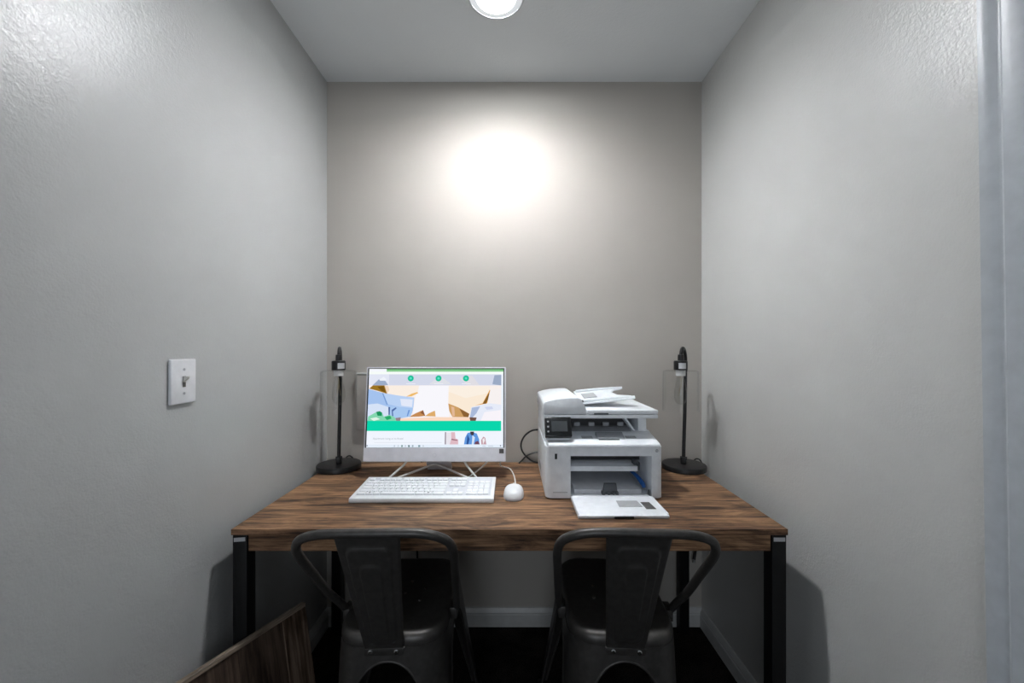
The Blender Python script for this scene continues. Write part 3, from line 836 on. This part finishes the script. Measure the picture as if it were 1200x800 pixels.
# top deck: slab with rounded lip rising to the rear
b = bm_new()
r = 0.012
side = [(PY0 + 0.002, zb - 0.0075), (PY0 - 0.001, zb - 0.003), (PY0 + 0.001, zb + 0.002), (PY0 + 0.006, zb + 0.0045), (1.49, 0.938), (PY1, 0.944), (PY1, zb - 0.0075)]
poly = side
add_prism(b, poly, 'x', PX0 - 0.0005, PX1 + 0.0005)
for v in b.verts:        # round the front corners in plan
    if v.co.y < PY0 + 0.01:
        if v.co.x > PX1 - 0.001: v.co.x -= 0.010
        if v.co.x < PX0 + 0.001: v.co.x += 0.010
dk = obj('top_deck', b, W, pr)
zd = lambda y: zb + 0.0045 + (y - PY0 - 0.006) / (1.49 - PY0 - 0.006) * (0.938 - zb - 0.0045)
b = bm_new()
add_prism(b, [(1.392, zd(1.392) + 0.004), (1.392, zd(1.392) + 0.0005), (1.436, zd(1.436) + 0.0005), (1.436, zd(1.436) + 0.012), (1.430, zd(1.43) + 0.014)], 'x', 0.297, 0.392, 0.0008, 1)
obj('paper_stop', b, G, pr, label='grey flip-up paper stop')
b = bm_new(); add_prism(b, [(1.383, zd(1.383) + 0.0004), (1.391, zd(1.391) + 0.0004), (1.391, zd(1.391) + 0.002), (1.383, zd(1.383) + 0.0012)], 'x', 0.30, 0.372); obj('stop_slot', b, M['slate'], pr)
for x0_, x1_ in ((0.245, 0.283), (0.40, 0.436)):
    b = bm_new(); add_prism(b, [(1.402, zd(1.402) + 0.0003), (1.425, zd(1.425) + 0.0003), (1.425, zd(1.425) + 0.0013), (1.402, zd(1.402) + 0.0013)], 'x', x0_, x1_); obj('tray_pad', b, M['sticker'], pr)
# output bay: side pillars, dark mouth at the back, sloping chute
b = bm_new()
add_box(b, PX0, 0.205, 1.425, PY1, 0.928, 0.999, 0.002)
add_prism(b, [(1.486, 0.930), (1.492, 0.999), (PY1, 0.999), (PY1, 0.930)], 'x', 0.468, PX1 - 0.008, 0.002)
add_box(b, 0.204, 0.470, 1.665, PY1, 0.93, 0.999)
obj('pillars', b, W, pr)
b = bm_new(); add_prism(b, [(1.480, zd(1.48) + 0.0005), (1.560, 0.951), (1.560, 0.93), (1.480, zd(1.48) - 0.001)], 'x', 0.206, 0.440); obj('output_chute', b, M['sticker'], pr)
b = bm_new(); add_box(b, 0.206, 0.440, 1.530, 1.664, 0.9505, 0.9985); 
mouth = obj('output_mouth', b, D, pr)
for x in (0.235, 0.290, 0.345, 0.400):
    b = bm_new(); add_box(b, x, x + 0.022, 1.518, 1.532, 0.948, 0.963, 0.002); obj('roller_tab', b, M['sticker'], pr)
b = bm_new(); add_prism(b, [(0.404, 0.997), (0.412, 0.997), (0.452, 0.942), (0.444, 0.942)], 'y', 1.47, 1.62, 0.001, 1); obj('chute_side', b, W, pr)
# scanner bed and lid
b = bm_new(); add_box(b, PX0 - 0.002, PX1 + 0.001, 1.393, PY1 + 0.012, 0.999, 1.0125, 0.003); obj('scanner_bed', b, W, pr)
b = bm_new(); add_box(b, 0.262, PX1 + 0.001, 1.393, PY1 - 0.05, 1.0138, 1.0285, 0.003); lid = obj('scanner_lid', b, W, pr)
b = bm_new(); add_box(b, 0.285, 0.335, 1.3915, 1.40, 1.0132, 1.0185, 0.001, 1); obj('lid_grip', b, M['slate'], lid)
b = bm_new()
hump = [(PX0 - 0.003, 1.0138), (PX0 - 0.003, 1.050), (PX0 + 0.002, 1.056), (0.135, 1.062), (0.165, 1.067), (0.200, 1.070), (0.228, 1.0705), (0.240, 1.0665), (0.2515, 1.047), (0.257, 1.032), (0.260, 1.0138)]
add_prism(b, hump, 'y', 1.393, PY1 + 0.008, 0.002, 2); adf = obj('document_feeder', b, W, pr)
b = bm_new(); add_box(b, 0.2545, 0.2625, 1.470, 1.482, 1.046, 1.052, 0.001, 1); obj('sensor_flag', b, D, adf)
# feeder tray: thin plate rising to the right, notched at its free end
def tz(x): return 1.037 + (x - 0.255) * 0.105
tray = [(0.256, 1.468), (0.40, 1.462), (0.452, 1.470), (0.456, 1.490), (0.440, 1.512), (0.405, 1.540), (0.395, 1.590), (0.412, 1.625), (0.445, 1.640), (0.452, 1.655), (0.448, 1.672), (0.40, 1.680), (0.256, 1.676)]
b = bm_new(); add_prism(b, tray, 'z', 0, 0.006, 0.0015, 1)
for v in b.verts: v.co.z += tz(v.co.x) + 0.020 * max(0, v.co.y - 1.47) / 0.2
ft = obj('feeder_tray', b, W, pr)
for y in (1.478, 1.650):
    b = bm_new(); add_tube(b, [(0.262, y, tz(0.262) + 0.010 + 0.1 * (y - 1.47)), (0.36, y, tz(0.36) + 0.009 + 0.1 * (y - 1.47)), (0.452, y, tz(0.452) + 0.005 + 0.1 * (y - 1.47))], [0.006, 0.0065, 0.0055], 10)
    obj('paper_guide', b, W, ft)
b = bm_new(); add_box(b, 0.275, 0.325, 1.53, 1.60, 0, 0.003, 0.001, 1)
for v in b.verts: v.co.z += tz(v.co.x) + 0.0065 + 0.1 * (v.co.y - 1.47)
obj('tray_label', b, M['sticker'], ft)
# control panel, tilted back
pm = Matrix.Translation((0.1115, 1.357, 0.944)) @ Matrix.Rotation(-math.atan2(0.034, 0.062), 4, 'X')
b = bm_new(); add_box(b, 0.002, 0.0935, 0, 0.024, 0, 0.0715, 0.005, 3, mat=pm); cp = obj('control_panel', b, M['panel_black'], pr)
b = bm_new(); add_box(b, 0.024, 0.078, -0.001, 0.001, 0.018, 0.055, 0.0, 1, mat=pm); obj('display', b, M['lcd'], cp)
for z in (0.018, 0.035, 0.053):
    b = bm_new(); add_box(b, 0.009, 0.0155, -0.0012, 0.001, z - 0.003, z + 0.003, 0.001, 1, mat=pm); obj('button', b, M['sticker'], cp)
b = bm_new(); add_prism(b, [(1.380, 0.928), (1.385, 0.965), (1.425, 0.995), (1.43, 0.93)], 'x', PX0 + 0.004, 0.200); obj('panel_mount', b, W, pr)
# front face marks
b = bm_new(); add_box(b, 0.1435, 0.1512, PY0 - 0.0008, PY0 + 0.002, 0.872, 0.890); obj('usb_port', b, D, pr)
b = bm_new(); add_box(b, 0.137, 0.1862, PY0 - 0.0006, PY0 + 0.001, 0.7595, 0.7612); obj('front_seam', b, G, pr)
b = bm_new(); add_tube(b, [(0.4855, PY0 - 0.0008, 0.900), (0.4855, PY0 + 0.001, 0.900)], 0.0052, 24); bd = obj('badge', b, G, pr, label='small round grey maker badge')
text_mesh('badge_letters', 'hp', 0.0085, M['printer_white'], Matrix.Translation((0.4855, PY0 - 0.0012, 0.8980)) @ Matrix.Rotation(R(90), 4, 'X'), bd, 'CENTER')
# inside the opening
b = bm_new(); add_box(b, OX0 + 0.0005, 0.437, 1.392, 1.60, 0.816, 0.834, 0.002); obj('inner_tray', b, W, pr)
b = bm_new(); add_box(b, OX0 + 0.0005, OX1 - 0.0005, 1.47, 1.62, 0.836, 0.878); obj('feed_mouth', b, D, pr)
b = bm_new(); add_box(b, 0.4385, 0.4435, 1.388, 1.41, 0.818, 0.848, 0.001, 1); add_box(b, 0.425, 0.437, 1.40, 1.43, 0.836, 0.850, 0.001, 1); obj('tray_catch', b, M['slate'], pr)
b = bm_new(); add_tube(b, [(0.418, 1.52, 0.800), (0.438, 1.44, 0.795), (0.453, 1.395, 0.775), (0.456, 1.385, 0.762)], [0.004, 0.006, 0.008, 0.006], 8, smooth=3); obj('length_guide', b, M['blue'], pr, label='blue paper guide')
b = bm_new(); add_prism(b, [(0.305, 0.752), (0.357, 0.752), (0.352, 0.787), (0.312, 0.787)], 'y', 1.352, 1.362, 0.001, 1)
add_box(b, 0.303, 0.312, 1.346, 1.364, 0.750, 0.760); add_box(b, 0.322, 0.329, 1.346, 1.364, 0.750, 0.760); add_box(b, 0.338, 0.345, 1.346, 1.364, 0.750, 0.760); add_box(b, 0.350, 0.358, 1.346, 1.364, 0.750, 0.760)
obj('paper_clip', b, M['slate'], pr, label='slate grey paper clamp')
b = bm_new(); add_box(b, OX0 + 0.006, OX1 - 0.006, 1.340, 1.352, 0.7425, 0.7505, 0.001, 1); obj('hinge_bar', b, W, pr)
b = bm_new(); add_prism(b, [(1.338, 0.745), (1.352, 0.768), (1.360, 0.745)], 'x', 0.458, 0.464, 0.001, 1); obj('hinge_arm', b, M['slate'], pr)
# open paper door lying on the desk
b = bm_new(); add_prism(b, [(1.190, DESK + 0.001), (1.188, DESK + 0.0095), (1.192, DESK + 0.0105), (1.340, DESK + 0.0125), (1.340, DESK + 0.001)], 'x', OX0, OX1 - 0.001, 0.0008, 1)
dr = obj('paper_door', b, W, pr)
b = bm_new(); add_box(b, 0.304, 0.362, 1.1862, 1.196, DESK + 0.0008, DESK + 0.0082, 0.001, 1); obj('door_grip', b, D, dr)
b = bm_new(); add_prism(b, [(0.335, 1.252), (0.408, 1.252), (0.404, 1.300), (0.337, 1.300)], 'z', DESK + 0.0113, DESK + 0.0126)
obj('sticker', b, M['sticker'], dr, label='grey instruction sticker')
b = bm_new(); add_prism(b, [(0.414, 1.234), (0.444, 1.234), (0.440, 1.288), (0.412, 1.288)], 'z', DESK + 0.0112, DESK + 0.0126)
obj('sticker', b, M['sticker_dark'], dr, label='dark sticker')
for x in (OX0 + 0.001, OX1 - 0.004):
    b = bm_new(); add_box(b, x, x + 0.003, 1.195, 1.335, DESK + 0.010, DESK + 0.014); obj('door_rib', b, W, dr)
# side grip of the left flank
b = bm_new(); add_box(b, PX0 - 0.0015, PX0 + 0.001, 1.56, 1.66, 0.765, 0.79, 0.0006, 1); obj('side_grip', b, M['sticker'], pr)
# paper in the tray
b = bm_new()
for k in range(6):
    dz = 0.0022 * k; jx = random.uniform(-0.001, 0.001); jy = random.uniform(-0.0012, 0.0012)
    add_box(b, 0.212 + jx, 0.440 + jx, 1.3655 + jy, 1.615 + jy, z0 + 0.0085 + dz, z0 + 0.0085 + dz + 0.0021)
tag(obj('paper_stack', b, M['paper'], None), 'stack of white paper lying in the open printer tray', 'paper')

# ------------------------------------------------------------------ table lamps
def make_lamp(label, cat='table lamp'):
    """local: origin on the desk under the base; the shade hangs in front (-Y) of the pole"""
    t = thing('table_lamp', label, cat, (0, 0, 0), 0, 'table lamps on the desk')
    b = bm_new(); add_lathe(b, [(0.084, 0.0), (0.088, 0.002), (0.088, 0.019), (0.086, 0.022), (0.080, 0.0232), (0.002, 0.0235)], 56); obj('base', b, M['lamp_black'], t, world=False)
    b = bm_new(); add_box(b, -0.011, 0.011, -0.020, 0.006, 0.023, 0.052, 0.004); add_tube(b, [(-0.013, -0.004, 0.046), (0.013, -0.004, 0.046)], 0.007, 14)
    obj('bracket', b, M['lamp_black'], t, world=False)
    b = bm_new(); add_tube(b, [(0, -0.004, 0.035), (0.0, 0.0, 0.10), (0.004, 0.006, 0.30), (0.005, 0.008, 0.44), (0.005, 0.003, 0.475), (0.004, -0.018, 0.500), (0.003, -0.045, 0.506), (0.002, -0.064, 0.494), (0.001, -0.070, 0.468), (0.001, -0.070, 0.452)], 0.0072, 12, smooth=6)
    obj('pole', b, M['lamp_black'], t, world=False)
    hy = -0.070
    b = bm_new(); add_lathe(b, [(0.026, 0.418), (0.0265, 0.420), (0.0265, 0.452), (0.024, 0.456), (0.012, 0.457), (0.011, 0.480), (0.002, 0.482)], 36, (0, hy, 0)); cap = obj('socket_cap', b, M['lamp_black'], t, world=False)
    b = bm_new()
    for i in range(7):      # curved label on the cap
        a0, a1 = R(-96 + i * 9), R(-96 + (i + 1) * 9)
        b.faces.new([b.verts.new((0.0269 * math.cos(a), hy + 0.0269 * math.sin(a), z)) for a, z in ((a0, 0.424), (a1, 0.424), (a1, 0.447), (a0, 0.447))])
    obj('sticker', b, M['silver'], cap, world=False, label='small pale sticker on the cap')
    b = bm_new(); add_lathe(b, [(0.018, 0.395), (0.0185, 0.397), (0.0185, 0.418), (0.012, 0.419)], 28, (0, hy, 0)); obj('socket', b, M['socket_white'], t, world=False, label='white porcelain socket')
    b = bm_new(); add_lathe(b, [(0.012, 0.396), (0.014, 0.385), (0.020, 0.355), (0.025, 0.325), (0.0245, 0.305), (0.019, 0.289), (0.010, 0.280), (0.002, 0.278)], 32, (0, hy, 0)); bulb = obj('bulb', b, M['bulb_glass'], t, world=False)
    b = bm_new(); add_tube(b, [(0, hy, 0.39), (0.002, hy, 0.36), (-0.007, hy, 0.315), (0.000, hy, 0.36), (0.007, hy, 0.315), (0.002, hy, 0.36), (0, hy, 0.39)], 0.0007, 6, smooth=4); obj('filament', b, M['filament'], bulb, world=False)
    b = bm_new(); add_lathe(b, [(0.026, 0.4165), (0.060, 0.4165), (0.0670, 0.414), (0.0690, 0.408), (0.0705, 0.253), (0.0685, 0.253), (0.0670, 0.406), (0.0655, 0.4115), (0.060, 0.4145), (0.026, 0.4145)], 64, (0, hy, 0), False, False)
    obj('glass_shade', b, M['glass'], t, world=False, label='clear glass drum shade')
    b = bm_new(); add_tube(b, [(0.02, 0.08, 0.006), (0.03, 0.10, 0.022), (0.045, 0.098, 0.024), (0.055, 0.10, 0.008), (0.03, 0.112, 0.004)], 0.0028, 8, smooth=6); obj('cord', b, M['cable_black'], t, world=False)
    return t
lamp = make_lamp('black table lamp with a clear glass shade, left of the computer')
lamp.location = (-0.728, 1.688, DESK); lamp.rotation_euler.z = R(22)
lamp2 = copy_tree(lamp); lamp2.location = (0.722, 1.685, DESK); lamp2.rotation_euler.z = R(-33)
lamp2['label'] = 'black table lamp with a clear glass shade, right of the printer'

# ------------------------------------------------------------------ wall things
sw = thing('light_switch', 'white toggle light switch on the left wall', 'light switch', (XL, 1.008, 1.160))
b = bm_new(); add_prism(b, [(0.969, 1.104), (1.047, 1.104), (1.047, 1.216), (0.969, 1.216)], 'x', XL, XL + 0.008, 0.003, 3); obj('plate', b, M['switch'], sw)
b = bm_new(); add_box(b, XL + 0.0078, XL + 0.0086, 1.0035, 1.0125, 1.146, 1.173); obj('slot', b, M['slot'], sw)
b = bm_new(); add_prism(b, [(XL + 0.008, 1.157), (XL + 0.020, 1.168), (XL + 0.020, 1.173), (XL + 0.008, 1.172)], 'y', 1.0045, 1.0115, 0.0008, 1); obj('toggle', b, M['toggle'], sw)
for z in (1.130, 1.190):
    b = bm_new(); add_tube(b, [(XL + 0.0075, 1.008, z), (XL + 0.0090, 1.008, z)], 0.0032, 14); obj('screw', b, M['sticker'], sw)

cv = thing('wall_cover', 'wall-coloured rectangular cover on the back wall beside the computer', 'wall cover', (-0.61, YB, 0.995))
b = bm_new(); add_box(b, -0.690, -0.535, YB - 0.022, YB, 0.880, 1.128, 0.003); obj('cover_box', b, M['cover_paint'], cv)
b = bm_new(); add_box(b, -0.692, -0.533, YB - 0.025, YB, 1.1285, 1.1335, 0.001, 1); obj('top_edge', b, M['cable_white'], cv, label='pale top edge')

b = bm_new()
add_tube(b, [(0.150, 1.757, 0.885), (0.118, 1.752, 0.888), (0.085, 1.765, 0.880), (0.055, 1.772, 0.855), (0.040, 1.775, 0.820), (0.046, 1.772, 0.788), (0.070, 1.768, 0.760), (0.105, 1.765, 0.742), (0.17, 1.765, 0.7405)], 0.0038, 8, smooth=6)
tag(obj('power_cable', b, M['cable_black'], None), 'black cable looping up against the wall behind the printer', 'cable')
b = bm_new()
add_tube(b, [(0.030, 1.755, 0.7405), (0.045, 1.763, 0.752), (0.065, 1.762, 0.772), (0.10, 1.762, 0.785), (0.15, 1.755, 0.79), (0.17, 1.742, 0.79)], 0.0032, 8, smooth=6)
tag(obj('data_cable', b, M['cable_black'], None), 'thinner black cable crossing the loop on the desk behind the printer', 'cable')
b = bm_new(); add_tube(b, [(-0.405, 1.793, 0.741), (-0.412, 1.793, 0.60), (-0.425, 1.793, 0.36), (-0.40, 1.78, 0.10), (-0.36, 1.72, 0.006)], 0.004, 8, smooth=6)
tag(obj('hanging_cable', b, M['cable_black'], None), 'black cable hanging down the back wall under the desk', 'cable')
cx = thing('coaxial_cable', 'short black cable stub with a bright metal tip on the lower right back wall', 'cable', (0.80, YB, 0.33))
b = bm_new(); add_tube(b, [(0.822, YB, 0.352), (0.816, YB - 0.02, 0.350), (0.806, YB - 0.035, 0.335), (0.799, YB - 0.042, 0.316)], 0.006, 10, smooth=5); obj('sheath', b, M['cable_black'], cx)
b = bm_new(); add_tube(b, [(0.799, YB - 0.042, 0.316), (0.796, YB - 0.045, 0.304)], 0.006, 10); obj('connector', b, M['chrome'], cx, label='bright metal tip')

# ------------------------------------------------------------------ camera, world, output look
cam = bpy.data.cameras.new('camera'); co = bpy.data.objects.new('camera', cam); COL.objects.link(co)
co.location = (0, 0, CZ); co.rotation_euler = (R(90), 0, 0)
cam.sensor_width = 36; cam.lens = 470 / 1200 * 36; cam.clip_start = 0.02
cam.shift_y = -0.0 + 8 / 1200
scene.camera = co

# the ceiling light's beam
li = bpy.data.lights.new('ceiling_lamp_beam', 'SPOT'); li.spot_size = R(168); li.spot_blend = 1.0; li.shadow_soft_size = 0.07; li.energy = 86.0; li.color = (0.95, 0.975, 1.0)
lo_ = bpy.data.objects.new('ceiling_lamp_beam', li); COL.objects.link(lo_); lo_.location = (LX, LY, ZC - 0.027)
# fill light added behind the camera, placed at the added hall window
FILL = 9.5
li = bpy.data.lights.new('added_window_fill', 'AREA'); li.shape = 'RECTANGLE'; li.size = 1.0; li.size_y = 1.2; li.energy = FILL; li.color = (0.90, 0.95, 1.0)
lo_ = bpy.data.objects.new('added_window_fill', li); COL.objects.link(lo_); lo_.location = (-0.3, YF + 0.03, 1.15); lo_.rotation_euler = (R(90), 0, 0)

w = bpy.data.worlds.new('world'); scene.world = w; w.use_nodes = True
w.node_tree.nodes['Background'].inputs['Color'].default_value = (0.62, 0.78, 1.0, 1)
w.node_tree.nodes['Background'].inputs['Strength'].default_value = 0.8
vs = scene.view_settings
vs.view_transform = 'Standard'; vs.look = 'None'; vs.gamma = 1.0; vs.exposure = 0.0; vs.use_curve_mapping = False
